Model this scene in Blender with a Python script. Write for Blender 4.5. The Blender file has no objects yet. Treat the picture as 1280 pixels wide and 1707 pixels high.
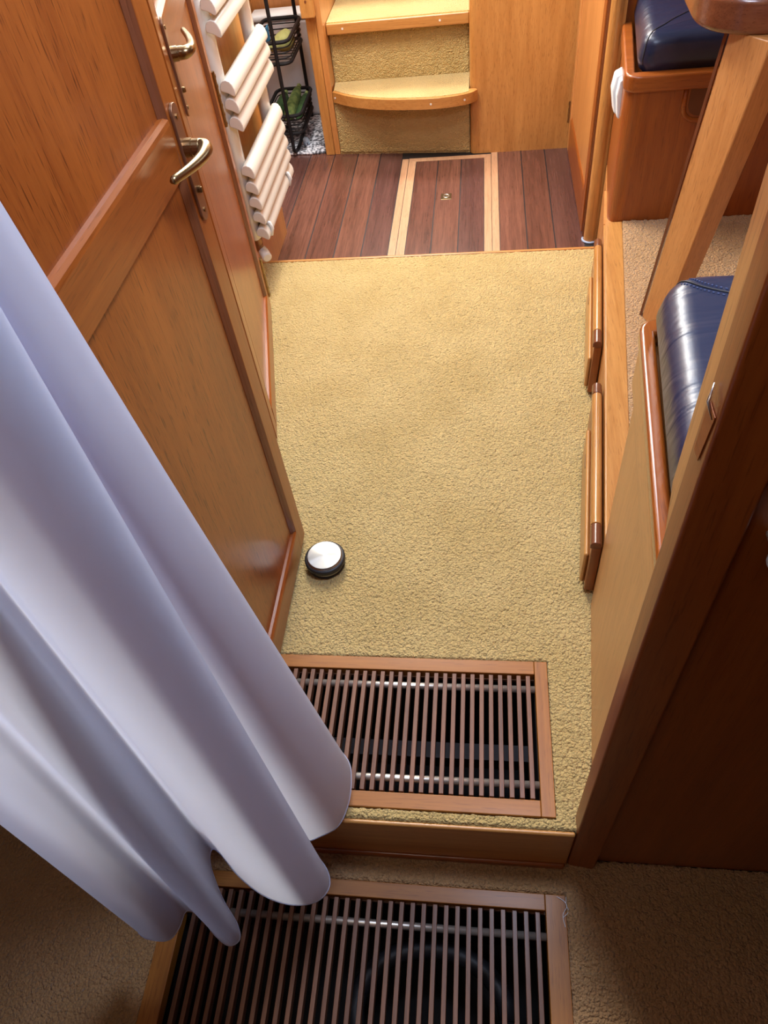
import bpy, bmesh, math, random
from mathutils import Vector, Matrix
from mathutils.bvhtree import BVHTree
random.seed(7)
S = bpy.context.scene
C = S.collection
PI = math.pi

# ------------------------------------------------------------------ camera
cam_d = bpy.data.cameras.new('camera'); cam = bpy.data.objects.new('camera', cam_d); C.objects.link(cam)
cam_d.sensor_fit = 'HORIZONTAL'; cam_d.sensor_width = 36.0
cam_d.lens = 1199.757 / 1280 * 36.0
cam_d.clip_start = 0.02
a, b, c = 0.2068722, 0.70823565, -0.15468265
cam.matrix_world = Matrix.Translation((0, 0, 1.4)) @ Matrix.Rotation(a, 4, 'Z') @ Matrix.Rotation(b, 4, 'X') @ Matrix.Rotation(c, 4, 'Z')
S.camera = cam
# ------------------------------------------------------------------ light
S.view_settings.view_transform = 'Standard'; S.view_settings.look = 'None'
S.view_settings.gamma = 1.0; S.view_settings.use_curve_mapping = False
S.view_settings.exposure = 0.0
W = bpy.data.worlds.new('daylight'); S.world = W; W.use_nodes = True
W.node_tree.nodes['Background'].inputs[0].default_value = (0.55, 0.68, 1.0, 1)
W.node_tree.nodes['Background'].inputs[1].default_value = 0.05

def area(name, loc, target, sx, sy, power, col, spread=180):
    d = bpy.data.lights.new(name, 'AREA'); d.shape = 'RECTANGLE'; d.size = sx; d.size_y = sy
    d.energy = power; d.color = col; d.spread = math.radians(spread)
    o = bpy.data.objects.new(name, d); C.objects.link(o); o.location = loc
    o.rotation_euler = (Vector(target) - Vector(loc)).to_track_quat('-Z', 'Y').to_euler()
    return o
area('companionway_daylight', (-0.3, 4.10, 1.86), (-0.3, 2.6, 0.0), 1.0, 0.7, 76, (1.0, 0.97, 0.90))
area('galley_hatch_daylight', (-0.50, 2.75, 1.87), (-0.30, 2.6, 0.0), 0.8, 0.6, 60, (1.0, 0.98, 0.93))
area('saloon_window_daylight', (1.75, 2.95, 1.5), (0.1, 1.9, 0.3), 1.3, 0.35, 9, (0.80, 0.89, 1.0))
area('galley_window_daylight', (-1.7, 3.3, 1.5), (0.0, 2.6, 0.2), 1.2, 0.35, 30, (1.0, 0.95, 0.88))
area('saloon_hatch_daylight', (-0.20, 1.85, 1.86), (-0.20, 1.3, 0.0), 0.55, 0.4, 12, (0.80, 0.88, 1.0))
area('passage_curtain_fill', (0.14, 0.80, 1.87), (-0.05, 0.60, 0.0), 0.35, 0.3, 19.0, (0.66, 0.76, 1.0))  # added fill lamp over the passage, brightens the curtain
area('cabin_step_fill', (-0.30, -0.20, 1.87), (-0.30, 0.32, 0.2), 0.35, 0.3, 3.4, (1.0, 0.84, 0.70))  # added warm fill for the step board and lower floor

# ------------------------------------------------------------------ materials
def nt(name):
    m = bpy.data.materials.new(name); m.use_nodes = True
    n = m.node_tree.nodes; l = m.node_tree.links
    return m, n, l, n['Principled BSDF']
def plain(name, col, rough=0.5, metal=0.0, coat=0.0, spec=0.5):
    m, n, l, p = nt(name)
    p.inputs['Base Color'].default_value = (*col, 1); p.inputs['Roughness'].default_value = rough
    p.inputs['Metallic'].default_value = metal; p.inputs['Coat Weight'].default_value = coat
    p.inputs['Specular IOR Level'].default_value = spec
    t = n.new('ShaderNodeTexCoord'); z = n.new('ShaderNodeTexNoise'); z.inputs['Scale'].default_value = 60
    l.new(t.outputs['Object'], z.inputs['Vector'])
    b = n.new('ShaderNodeBump'); b.inputs['Strength'].default_value = 0.05; b.inputs['Distance'].default_value = 0.001
    l.new(z.outputs['Fac'], b.inputs['Height']); l.new(b.outputs['Normal'], p.inputs['Normal'])
    return m
def ramp(n, stops):
    r = n.new('ShaderNodeValToRGB')
    while len(r.color_ramp.elements) < len(stops): r.color_ramp.elements.new(0.5)
    for e, (p, c) in zip(r.color_ramp.elements, stops): e.position = p; e.color = (*c, 1)
    return r
def wood(name, dark, light, axis='Z', seed=0.0, rough=0.32, coat=0.25, scale=16, pores=0.35, stretch=0.05):
    m, n, l, p = nt(name)
    t = n.new('ShaderNodeTexCoord'); mp = n.new('ShaderNodeMapping')
    sc = [1.0, 1.0, 1.0]; sc['XYZ'.index(axis)] = stretch
    mp.inputs['Scale'].default_value = sc; mp.inputs['Location'].default_value = (seed, seed * 1.7, seed * 0.6); l.new(t.outputs['Object'], mp.inputs['Vector'])
    z = n.new('ShaderNodeTexNoise'); z.inputs['Scale'].default_value = scale; z.inputs['Detail'].default_value = 7
    z.inputs['Roughness'].default_value = 0.62; z.inputs['Distortion'].default_value = 0.55
    l.new(mp.outputs[0], z.inputs['Vector'])
    mid = tuple((x + y) / 2 for x, y in zip(dark, light))
    r = ramp(n, [(0.33, dark), (0.5, mid), (0.67, light)])
    z4 = n.new('ShaderNodeTexNoise'); z4.inputs['Scale'].default_value = scale * 7; z4.inputs['Detail'].default_value = 3
    z4.inputs['Distortion'].default_value = 0.3; l.new(mp.outputs[0], z4.inputs['Vector'])
    z2 = n.new('ShaderNodeTexNoise'); z2.inputs['Scale'].default_value = 420; z2.inputs['Detail'].default_value = 2
    l.new(mp.outputs[0], z2.inputs['Vector'])
    av = n.new('ShaderNodeMix'); av.inputs[0].default_value = 0.36
    l.new(z.outputs['Fac'], av.inputs[2]); l.new(z4.outputs['Fac'], av.inputs[3]); l.new(av.outputs[0], r.inputs[0])
    r2 = ramp(n, [(0.33, (1, 1, 1)), (0.41, (0, 0, 0))]); l.new(z2.outputs['Fac'], r2.inputs[0])
    mx = n.new('ShaderNodeMix'); mx.data_type = 'RGBA'; mx.blend_type = 'MULTIPLY'
    mul = n.new('ShaderNodeMath'); mul.operation = 'MULTIPLY'; mul.inputs[1].default_value = pores
    l.new(r2.outputs[0], mul.inputs[0]); l.new(mul.outputs[0], mx.inputs[0])
    l.new(r.outputs[0], mx.inputs[6]); mx.inputs[7].default_value = (0.25, 0.14, 0.08, 1)
    l.new(mx.outputs[2], p.inputs['Base Color'])
    p.inputs['Roughness'].default_value = rough; p.inputs['Coat Weight'].default_value = coat
    p.inputs['Coat Roughness'].default_value = 0.18
    b = n.new('ShaderNodeBump'); b.inputs['Strength'].default_value = 0.12; b.inputs['Distance'].default_value = 0.0006
    l.new(z2.outputs['Fac'], b.inputs['Height']); l.new(b.outputs['Normal'], p.inputs['Normal'])
    return m
_wc = {}
TONES = {'teak': ((0.21, 0.046, 0.006), (0.345, 0.094, 0.013)), 'frame': ((0.28, 0.095, 0.011), (0.43, 0.165, 0.022)),
         'honey': ((0.46, 0.185, 0.048), (0.62, 0.285, 0.088)),
         'orange': ((0.38, 0.155, 0.034), (0.58, 0.285, 0.080)),
         'dark': ((0.075, 0.018, 0.005), (0.15, 0.04, 0.012)),
         'mahogany': ((0.12, 0.035, 0.014), (0.22, 0.075, 0.03)),
         'slat': ((0.12, 0.048, 0.024), (0.23, 0.095, 0.042)),
         'plank': ((0.060, 0.023, 0.017), (0.165, 0.066, 0.044)), 'plank2': ((0.075, 0.030, 0.021), (0.20, 0.084, 0.055)), 'plank3': ((0.052, 0.022, 0.020), (0.135, 0.060, 0.048)),
         'ash': ((0.40, 0.22, 0.12), (0.55, 0.33, 0.19))}
def wd(tone, axis='Z', **k):
    key = (tone, axis, tuple(sorted(k.items())))
    if key not in _wc: _wc[key] = wood('wood_%s_%s' % (tone, axis.lower()), *TONES[tone], axis=axis, **k)
    return _wc[key]
def carpet_mat(name, col, col2):
    m, n, l, p = nt(name)
    t = n.new('ShaderNodeTexCoord')
    z = n.new('ShaderNodeTexNoise'); z.inputs['Scale'].default_value = 150; z.inputs['Detail'].default_value = 1.0
    l.new(t.outputs['Object'], z.inputs['Vector'])
    wr = n.new('ShaderNodeVectorMath'); wr.operation = 'SCALE'; wr.inputs[3].default_value = 0.007
    l.new(z.outputs['Color'], wr.inputs[0])
    ad = n.new('ShaderNodeVectorMath'); ad.operation = 'ADD'
    l.new(t.outputs['Object'], ad.inputs[0]); l.new(wr.outputs[0], ad.inputs[1])
    v = n.new('ShaderNodeTexVoronoi'); v.inputs['Scale'].default_value = 185; v.feature = 'F1'
    l.new(ad.outputs[0], v.inputs['Vector'])
    mul = n.new('ShaderNodeMath'); mul.operation = 'MULTIPLY'; mul.inputs[1].default_value = -1.0
    l.new(v.outputs['Distance'], mul.inputs[0])
    b = n.new('ShaderNodeBump'); b.inputs['Strength'].default_value = 1.0; b.inputs['Distance'].default_value = 0.0055
    l.new(mul.outputs[0], b.inputs['Height']); l.new(b.outputs['Normal'], p.inputs['Normal'])
    z3 = n.new('ShaderNodeTexNoise'); z3.inputs['Scale'].default_value = 5; z3.inputs['Detail'].default_value = 4
    l.new(t.outputs['Object'], z3.inputs['Vector'])
    r = ramp(n, [(0.35, col2), (0.62, col)]); l.new(z3.outputs['Fac'], r.inputs[0])
    l.new(r.outputs[0], p.inputs['Base Color'])
    p.inputs['Roughness'].default_value = 0.95; p.inputs['Specular IOR Level'].default_value = 0.1
    p.inputs['Sheen Weight'].default_value = 0.15
    return m
CARPET = carpet_mat('loop_pile_carpet', (0.555, 0.41, 0.17), (0.50, 0.36, 0.138))
CARPET2 = carpet_mat('tan_loop_pile_carpet', (0.50, 0.30, 0.145), (0.44, 0.26, 0.115))
def leather():
    m, n, l, p = nt('navy_leather')
    p.inputs['Base Color'].default_value = (0.009, 0.017, 0.048, 1); p.inputs['Roughness'].default_value = 0.34
    p.inputs['Coat Weight'].default_value = 0.25; p.inputs['Coat Roughness'].default_value = 0.3
    t = n.new('ShaderNodeTexCoord'); z = n.new('ShaderNodeTexNoise'); z.inputs['Scale'].default_value = 330
    mp = n.new('ShaderNodeMapping'); mp.inputs['Scale'].default_value = (3.5, 14, 6)
    z2 = n.new('ShaderNodeTexNoise'); z2.inputs['Scale'].default_value = 1.6; z2.inputs['Distortion'].default_value = 1.0
    l.new(t.outputs['Object'], z.inputs['Vector']); l.new(t.outputs['Object'], mp.inputs[0]); l.new(mp.outputs[0], z2.inputs['Vector'])
    b = n.new('ShaderNodeBump'); b.inputs['Strength'].default_value = 0.12; b.inputs['Distance'].default_value = 0.001
    b2 = n.new('ShaderNodeBump'); b2.inputs['Strength'].default_value = 0.45; b2.inputs['Distance'].default_value = 0.012
    l.new(z.outputs['Fac'], b.inputs['Height']); l.new(z2.outputs['Fac'], b2.inputs['Height'])
    l.new(b2.outputs['Normal'], b.inputs['Normal']); l.new(b.outputs['Normal'], p.inputs['Normal'])
    return m
LEATHER = leather()
def curtain_mat():
    m, n, l, p = nt('white_sheer_curtain')
    p.inputs['Base Color'].default_value = (0.80, 0.85, 1.0, 1); p.inputs['Roughness'].default_value = 0.6
    p.inputs['Sheen Weight'].default_value = 0.2
    tr = n.new('ShaderNodeBsdfTranslucent'); tr.inputs[0].default_value = (0.80, 0.86, 1.0, 1)
    mx = n.new('ShaderNodeMixShader'); mx.inputs[0].default_value = 0.68
    l.new(p.outputs[0], mx.inputs[1]); l.new(tr.outputs[0], mx.inputs[2])
    l.new(mx.outputs[0], n['Material Output'].inputs['Surface'])
    t = n.new('ShaderNodeTexCoord'); w = n.new('ShaderNodeTexNoise'); w.inputs['Scale'].default_value = 9
    l.new(t.outputs['Object'], w.inputs['Vector'])
    b = n.new('ShaderNodeBump'); b.inputs['Strength'].default_value = 0.12; b.inputs['Distance'].default_value = 0.02
    l.new(w.outputs['Fac'], b.inputs['Height']); l.new(b.outputs['Normal'], p.inputs['Normal'])
    return m
CURTAIN = curtain_mat()
WHITE = plain('white_enamel', (0.72, 0.70, 0.64), 0.22, coat=0.4)
PLASTIC = plain('white_plastic', (0.75, 0.80, 0.84), 0.4)
BRASS = plain('aged_brass', (0.30, 0.215, 0.11), 0.28, metal=1.0)
BRASS_D = plain('dull_brass', (0.33, 0.19, 0.11), 0.42, metal=0.85)
STEEL = plain('steel', (0.62, 0.60, 0.56), 0.3, metal=1.0)
RUBBER = plain('black_rubber', (0.012, 0.012, 0.014), 0.5)
BLACK = plain('black_wire', (0.008, 0.008, 0.010), 0.55, spec=0.25)
CAULK = plain('black_caulk', (0.008, 0.008, 0.01), 0.6)
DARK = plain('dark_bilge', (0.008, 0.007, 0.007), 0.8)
PAINT = plain('ceiling_vinyl', (0.70, 0.66, 0.58), 0.7)
def brushed():
    m, n, l, p = nt('spun_steel_disc')
    p.inputs['Metallic'].default_value = 1.0; p.inputs['Roughness'].default_value = 0.42
    p.inputs['Base Color'].default_value = (0.36, 0.355, 0.34, 1)
    p.inputs['Anisotropic'].default_value = 0.9
    tg = n.new('ShaderNodeTangent'); tg.direction_type = 'RADIAL'; tg.axis = 'Z'
    l.new(tg.outputs[0], p.inputs['Tangent'])
    return m
SPUN = brushed()
def speckle(name, cols, scale):
    m, n, l, p = nt(name)
    t = n.new('ShaderNodeTexCoord'); z = n.new('ShaderNodeTexNoise'); z.inputs['Scale'].default_value = scale; z.inputs['Detail'].default_value = 3
    l.new(t.outputs['Object'], z.inputs['Vector'])
    r = ramp(n, cols); l.new(z.outputs['Fac'], r.inputs[0]); l.new(r.outputs[0], p.inputs['Base Color'])
    p.inputs['Roughness'].default_value = 0.9
    return m
RUG = speckle('speckled_rug', [(0.38, (0.05, 0.05, 0.06)), (0.48, (0.25, 0.27, 0.32)), (0.60, (0.75, 0.78, 0.85))], 75)
ZUC = speckle('courgette_skin', [(0.35, (0.010, 0.035, 0.010)), (0.65, (0.035, 0.095, 0.022))], 45)
ZUC2 = speckle('pale_courgette_skin', [(0.35, (0.05, 0.10, 0.025)), (0.65, (0.16, 0.22, 0.06))], 45)
PEAR = speckle('pear_skin', [(0.3, (0.27, 0.29, 0.09)), (0.7, (0.40, 0.40, 0.15))], 50)
STEM = plain('green_stem', (0.25, 0.36, 0.12), 0.6)
BIN = plain('bin_steel', (0.72, 0.74, 0.80), 0.35, metal=0.3)
BLUE = plain('blue_plastic', (0.05, 0.32, 0.65), 0.4)
SEAL = plain('pale_blue_sealant', (0.35, 0.45, 0.62), 0.6)

# ------------------------------------------------------------------ helpers
MW = {}
def props(o, label=None, cat=None, group=None, kind=None):
    if label: o['label'] = label
    if cat: o['category'] = cat
    if group: o['group'] = group
    if kind: o['kind'] = kind
    return o
def thing(name, label, cat, loc=(0, 0, 0), rotz=0.0, group=None, kind=None):
    o = bpy.data.objects.new(name, None); C.objects.link(o)
    o.empty_display_size = 0.05
    o.location = loc; o.rotation_euler = (0, 0, rotz)
    MW[o.name] = Matrix.Translation(loc) @ Matrix.Rotation(rotz, 4, 'Z')
    return props(o, label, cat, group, kind)
def link(name, bm, mat, parent=None, local=False, bevel=0.0, smooth=False, seg=2):
    """bm in world coordinates (local=True: in the parent's)."""
    if parent is not None:
        if not local: bm.transform(MW[parent.name].inverted())
        loc = None
    elif not local:
        bm.verts.ensure_lookup_table()
        xs = [v.co for v in bm.verts]
        loc = Vector(((min(v.x for v in xs) + max(v.x for v in xs)) / 2, (min(v.y for v in xs) + max(v.y for v in xs)) / 2, min(v.z for v in xs)))
        bm.transform(Matrix.Translation(-loc))
    else: loc = Vector((0, 0, 0))
    bmesh.ops.recalc_face_normals(bm, faces=bm.faces[:])
    me = bpy.data.meshes.new(name); bm.to_mesh(me); bm.free()
    if mat: me.materials.append(mat)
    if smooth:
        for f in me.polygons: f.use_smooth = True
    o = bpy.data.objects.new(name, me); C.objects.link(o)
    if parent is not None:
        o.parent = parent; MW[o.name] = MW[parent.name].copy()
    else:
        o.location = loc; MW[o.name] = Matrix.Translation(loc)
    if bevel:
        md = o.modifiers.new('Bevel', 'BEVEL'); md.width = bevel; md.segments = seg; md.limit_method = 'ANGLE'
        md.angle_limit = math.radians(40)
        for f in me.polygons: f.use_smooth = True
        md2 = o.modifiers.new('WN', 'WEIGHTED_NORMAL'); md2.keep_sharp = True
    return o
def B(): return bmesh.new()
def box(bm, x0, x1, y0, y1, z0, z1):
    vs = [bm.verts.new(p) for p in ((x0, y0, z0), (x1, y0, z0), (x1, y1, z0), (x0, y1, z0), (x0, y0, z1), (x1, y0, z1), (x1, y1, z1), (x0, y1, z1))]
    for f in ((0, 3, 2, 1), (4, 5, 6, 7), (0, 1, 5, 4), (1, 2, 6, 5), (2, 3, 7, 6), (3, 0, 4, 7)): bm.faces.new([vs[i] for i in f])
    return bm
def hexa(bm, lo, hi):
    """lo, hi: four points each, same order"""
    n = len(lo); a = [bm.verts.new(p) for p in lo]; b = [bm.verts.new(p) for p in hi]
    bm.faces.new(a[::-1]); bm.faces.new(b)
    for i in range(n): bm.faces.new([a[i], a[(i + 1) % n], b[(i + 1) % n], b[i]])
    return bm
def prism(bm, poly, z0, z1):
    return hexa(bm, [(x, y, z0) for x, y in poly], [(x, y, z1) for x, y in poly])
def tube(bm, pts, r, n=12, cap=True, flat=None):
    pts = [Vector(p) for p in pts]; rings = []
    rr = r if isinstance(r, (list, tuple)) else [r] * len(pts)
    up = None
    for i, p in enumerate(pts):
        t = (pts[min(i + 1, len(pts) - 1)] - pts[max(i - 1, 0)]).normalized()
        if up is None:
            up = Vector((0, 0, 1)) if abs(t.z) < 0.9 else Vector((0, 1, 0))
        s = t.cross(up).normalized(); up = s.cross(t).normalized()
        q = rr[i]; qa, qb = q if isinstance(q, tuple) else (q, q)
        rings.append([bm.verts.new(p + s * math.cos(k * 2 * PI / n) * qa + up * math.sin(k * 2 * PI / n) * qb) for k in range(n)])
    for a, b in zip(rings, rings[1:]):
        for k in range(n): bm.faces.new([a[k], a[(k + 1) % n], b[(k + 1) % n], b[k]])
    if cap: bm.faces.new(rings[0][::-1]); bm.faces.new(rings[-1])
    return bm
def lathe(bm, prof, cx=0, cy=0, n=48):
    rings = []
    for r, z in prof:
        if r < 1e-6: rings.append([bm.verts.new((cx, cy, z))])
        else: rings.append([bm.verts.new((cx + r * math.cos(k * 2 * PI / n), cy + r * math.sin(k * 2 * PI / n), z)) for k in range(n)])
    for a, b in zip(rings, rings[1:]):
        for k in range(n):
            k2 = (k + 1) % n
            if len(a) == 1 and len(b) == 1: continue
            if len(a) == 1: bm.faces.new([a[0], b[k2], b[k]])
            elif len(b) == 1: bm.faces.new([a[k], a[k2], b[0]])
            else: bm.faces.new([a[k], a[k2], b[k2], b[k]])
    return bm
def spline(P, n):
    P = [Vector(p) for p in P]; out = []
    for i in range(len(P) - 1):
        p0 = P[max(i - 1, 0)]; p1 = P[i]; p2 = P[i + 1]; p3 = P[min(i + 2, len(P) - 1)]
        for k in range(n):
            t = k / n
            out.append(0.5 * ((2 * p1) + (-p0 + p2) * t + (2 * p0 - 5 * p1 + 4 * p2 - p3) * t * t + (-p0 + 3 * p1 - 3 * p2 + p3) * t ** 3))
    out.append(P[-1]); return out
def rounded(poly, idx, n=6):
    """poly of 2D points, rounding the corners listed in idx {i: r}"""
    out = []
    for i, p in enumerate(poly):
        if i in idx:
            p = Vector(p); a = Vector(poly[i - 1]); b = Vector(poly[(i + 1) % len(poly)])
            rr = idx[i]; u = (a - p).normalized() * rr; v = (b - p).normalized() * rr
            for k in range(n + 1):
                t = k / n; out.append(tuple((p + u) * (1 - t) ** 2 + p * 2 * t * (1 - t) + (p + v) * t * t))
        else: out.append(tuple(p))
    return out
def struct(name, bm, mat, label, cat, bevel=0.0, smooth=False, kind='structure'):
    o = link(name, bm, mat, None, bevel=bevel, smooth=smooth)
    return props(o, label, cat, None, kind)
def dup(o, parent=None, children=True):
    c = o.copy(); C.objects.link(c)
    if parent is not None: c.parent = parent
    if children:
        for ch in list(o.children): dup(ch, c)
    return c

# ------------------------------------------------------------------ shell
ZL, ZG, ZP = -0.20, -0.10, 0.20          # lower cabin sole, galley sole, platform
fas = lambda y: 0.234 + 0.101 * (y - 0.77)   # face of the raised platform
from mathutils import noise as NZ
def pile(patches, name, label, mat=None, amp=0.0026, cat='floor'):
    """patches: (p00, p10, p11, p01, normal, step): bilinear sheets with real loop pile; the border turns down"""
    V = []; F = []
    for p00, p10, p11, p01, nrm, step, *rest in patches:
        keep = rest[0] if rest else None
        p00, p10, p11, p01, nrm = map(Vector, (p00, p10, p11, p01, nrm))
        nu = max(2, int(max((p10 - p00).length, (p11 - p01).length) / step)); nv = max(2, int((p01 - p00).length / step))
        base = len(V)
        for j in range(nv + 1):
            v = j / nv; a_ = p00.lerp(p01, v); b_ = p10.lerp(p11, v)
            for i_ in range(nu + 1):
                p = a_.lerp(b_, i_ / nu)
                edge = i_ in (0, nu) or j in (0, nv)
                h = 0.8 * NZ.noise(p * 105 + Vector((3, 1, 7))) + 0.8 * NZ.noise(p * 180)
                jit = Vector((NZ.noise(p * 150 + Vector((9, 9, 9))), NZ.noise(p * 150 + Vector((19, 2, 5))), NZ.noise(p * 150 + Vector((1, 22, 5))))) * 0.003
                q = p + nrm * (h * amp + 0.0005) + (jit - nrm * jit.dot(nrm))
                if edge and not (keep and keep(p)): q = q - nrm * 0.012
                V.append(tuple(q))
        for j in range(nv):
            for i_ in range(nu):
                k = base + j * (nu + 1) + i_
                F.append((k, k + 1, k + nu + 2, k + nu + 1))
    me = bpy.data.meshes.new(name); me.from_pydata(V, [], F); me.update()
    me.materials.append(mat or CARPET); me.polygons.foreach_set('use_smooth', [True] * len(F))
    o = bpy.data.objects.new(name, me); C.objects.link(o); MW[o.name] = Matrix.Identity(4)
    return o
def pile_struct(patches, label, cat='carpet', mat=None):
    return props(pile(patches, 'floor', label, mat), label, cat, None, 'structure')
UP = (0, 0, 1); ST = 0.0036
def quad(x0a, x1a, ya, x0b, x1b, yb, z, st=ST, keep=None): return ((x0a, ya, z), (x1a, ya, z), (x1b, yb, z), (x0b, yb, z), UP, st, keep)
bm = B()
for x0, x1, y0, y1 in ((-0.47, 0.196, 0.419, 0.439), (0.141, 0.199, 0.439, 0.760), (-0.9, 0.226, 0.761, 2.38)):
    prism(bm, [(x0, y0), (x1, y0), (fas(y1) - .004 if x1 > .19 else x1, y1), (x0, y1)], -0.03, -0.008)
struct('floor', bm, DARK, 'underlay of the raised passage floor', 'floor')
pile_struct([quad(-0.52, fas(0.7585) + .012, 0.7585, -0.85, fas(2.386) + .004, 2.386, 0.0, keep=lambda p: p.y < 0.76 and 0.1400 < p.x < 0.240),
             quad(0.1385, 0.196, 0.4175, 0.1385, fas(0.7595) + .012, 0.7595, 0.0, keep=lambda p: (p.y > 0.758 and 0.1400 < p.x < 0.240) or (p.x < 0.139 and 0.419 < p.y < 0.440)),
             quad(-0.47, 0.1385, 0.4175, -0.47, 0.1385, 0.4405, 0.0, keep=lambda p: p.x > 0.138 and p.y < 0.440)],
            'beige loop pile carpet on the raised passage floor up to the teak nosing', 'carpet')
bm = B()
prism(bm, [(-0.9, 2.385), (0.397, 2.385), (0.398, 2.397), (-0.9, 2.397)], -0.10, 0.002)
struct('trim_1', bm, wd('orange', 'X'), 'thin teak nosing on the far edge of the passage carpet', 'trim', bevel=0.002)

# galley sole: planks
GX = [-1.3, -1.18, -1.06, -0.94, -0.82, -0.70, -0.585, -0.475, -0.369]
def plank_mats(o, order):
    me = o.data; me.materials.clear()
    for i_, tn in enumerate(('plank', 'plank2', 'plank3')):
        me.materials.append(wd(tn, 'Y', rough=0.26, scale=24, coat=0.3, pores=0.3, stretch=0.045, seed=3.1 * i_))
    for f in me.polygons: f.material_index = order[(f.index // 6) % len(order)]
    return o
def plank_row(edges, y0, y1, name, label, cat, order=(0, 1, 0, 2, 1, 0, 1, 2)):
    bm = B()
    for x0, x1 in zip(edges, edges[1:]):
        box(bm, x0 + 0.0022, x1 - 0.0022, y0, y1, ZG - 0.018, ZG)
    return plank_mats(struct(name, bm, None, label, cat), order)
bm = B(); box(bm, -1.3, 0.42, 2.38, 4.3, ZG - 0.03, ZG - 0.001)
struct('floor', bm, CAULK, 'black caulking between the galley planks', 'floor')
plank_row(GX, 2.39, 4.3, 'floor', 'dark reddish plank floor left of the pale-edged hatch', 'floor')
plank_row([0.069, 0.174, 0.279, 0.388], 2.39, 3.42, 'floor', 'dark reddish plank floor right of the pale-edged hatch', 'floor', (1, 0, 2))
# hatch in the galley sole
t = thing('floor_hatch', 'floor hatch of three dark planks in a pale wood frame with a brass ring pull', 'hatch', (-0.15, 2.9, ZG))
bm = B()
prism(bm, [(-0.367, 2.39), (-0.338, 2.39), (-0.338, 3.400), (-0.367, 3.400)], ZG - 0.018, ZG + 0.0005)
prism(bm, [(0.0405, 2.39), (0.0685, 2.39), (0.0685, 3.415), (0.0405, 3.415)], ZG - 0.018, ZG + 0.0005)
link('outer_frame', bm, wd('ash', 'Y', coat=0.2), t)
bm = B()
prism(bm, [(-0.3355, 2.39), (-0.302, 2.39), (-0.302, 3.368), (-0.3355, 3.402)], ZG - 0.018, ZG + 0.001)
prism(bm, [(0.009, 2.39), (0.0385, 2.39), (0.0385, 3.398), (0.009, 3.366)], ZG - 0.018, ZG + 0.001)
prism(bm, [(-0.335, 3.403), (-0.301, 3.369), (0.009, 3.367), (0.0385, 3.400)], ZG - 0.018, ZG + 0.001)
link('inner_frame', bm, wd('ash', 'Y', coat=0.2), t)
bm = B()
for x0, x1 in ((-0.301, -0.200), (-0.200, -0.094), (-0.094, 0.008)): box(bm, x0 + 0.002, x1 - 0.002, 2.39, 3.366, ZG - 0.018, ZG)
plank_mats(link('planks', bm, None, t), (0, 1, 2))
bm = B(); box(bm, -0.174, -0.130, 2.995, 3.045, ZG, ZG + 0.002)
q = link('ring_pull', bm, BRASS, t, bevel=0.001)
q['label'] = 'small square brass ring pull'
bm = B(); tube(bm, [(-0.152 + 0.012 * math.cos(k * PI / 8), 3.02 + 0.014 * math.sin(k * PI / 8), ZG + 0.003) for k in range(17)], 0.0022, 8)
link('ring', bm, STEEL, q, smooth=True)

# lower cabin sole with the lower grate cut out
bm = B()
L0 = (-0.640, 0.168, -0.30, 0.357)
prism(bm, [(-1.6, 0.357), (1.6, 0.357), (1.6, 0.45), (-1.6, 0.45)], ZL - 0.03, ZL - 0.006)
prism(bm, [(-1.6, -1.2), (-0.640, -1.2), (-0.640, 0.357), (-1.6, 0.357)], ZL - 0.03, ZL - 0.006)
prism(bm, [(0.168, -1.2), (1.6, -1.2), (1.6, 0.357), (0.168, 0.357)], ZL - 0.03, ZL - 0.006)
prism(bm, [(-0.640, -1.2), (0.168, -1.2), (0.168, -0.30), (-0.640, -0.30)], ZL - 0.03, ZL - 0.006)
struct('floor', bm, DARK, 'underlay of the lower cabin floor', 'floor')
pile_struct([quad(0.1665, 1.25, -0.25, 0.1665, 1.25, 0.425, ZL + .004, keep=lambda p: p.x < 0.17 and p.y > 0.358),
             quad(-0.638, 0.1665, 0.355, -0.638, 0.1665, 0.425, ZL + .004, keep=lambda p: abs(p.x + 0.236) > 0.401 and p.y > 0.358),
             quad(-1.25, -0.638, -0.25, -1.25, -0.638, 0.425, ZL + .004, 0.005, keep=lambda p: p.x > -0.64 and p.y > 0.358)],
            'tan loop pile carpet on the lower cabin floor in the foreground', 'carpet', CARPET2)

# step front between the two floors
bm = B()
box(bm, -0.47, 0.172, 0.409, 0.4185, ZL - 0.0, -0.001)
struct('trim_2', bm, wd('orange', 'X', scale=20), 'teak step board between the raised passage and the lower cabin floor', 'step', bevel=0.004)
bm = B(); box(bm, -0.47, 0.168, 0.402, 0.412, ZL, ZL + 0.022)
struct('trim_2', bm, wd('teak', 'X'), 'narrow teak bead along the foot of the step board', 'trim', bevel=0.004)

# dark wells under the gratings
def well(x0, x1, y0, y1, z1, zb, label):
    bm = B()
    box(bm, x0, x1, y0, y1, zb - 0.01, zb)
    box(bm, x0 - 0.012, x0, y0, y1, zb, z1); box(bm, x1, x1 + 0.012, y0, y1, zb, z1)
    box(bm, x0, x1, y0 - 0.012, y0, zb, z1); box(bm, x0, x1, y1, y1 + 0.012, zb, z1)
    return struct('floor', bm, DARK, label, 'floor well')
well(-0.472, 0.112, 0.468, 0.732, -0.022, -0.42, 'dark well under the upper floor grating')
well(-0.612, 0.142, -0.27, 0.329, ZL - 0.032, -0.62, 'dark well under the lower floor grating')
bm = B(); box(bm, -0.47, 0.11, 0.60, 0.635, -0.20, -0.15)
struct('trim_3', bm, plain('dark_beam', (0.035, 0.028, 0.028), 0.6), 'dark beam crossing under the upper floor grating', 'beam')
bm = B(); tube(bm, [(-0.1 + 0.16 * math.cos(k * PI / 12), 0.16 + 0.12 * math.sin(k * PI / 12), -0.42) for k in range(25)], 0.02, 10)
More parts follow.
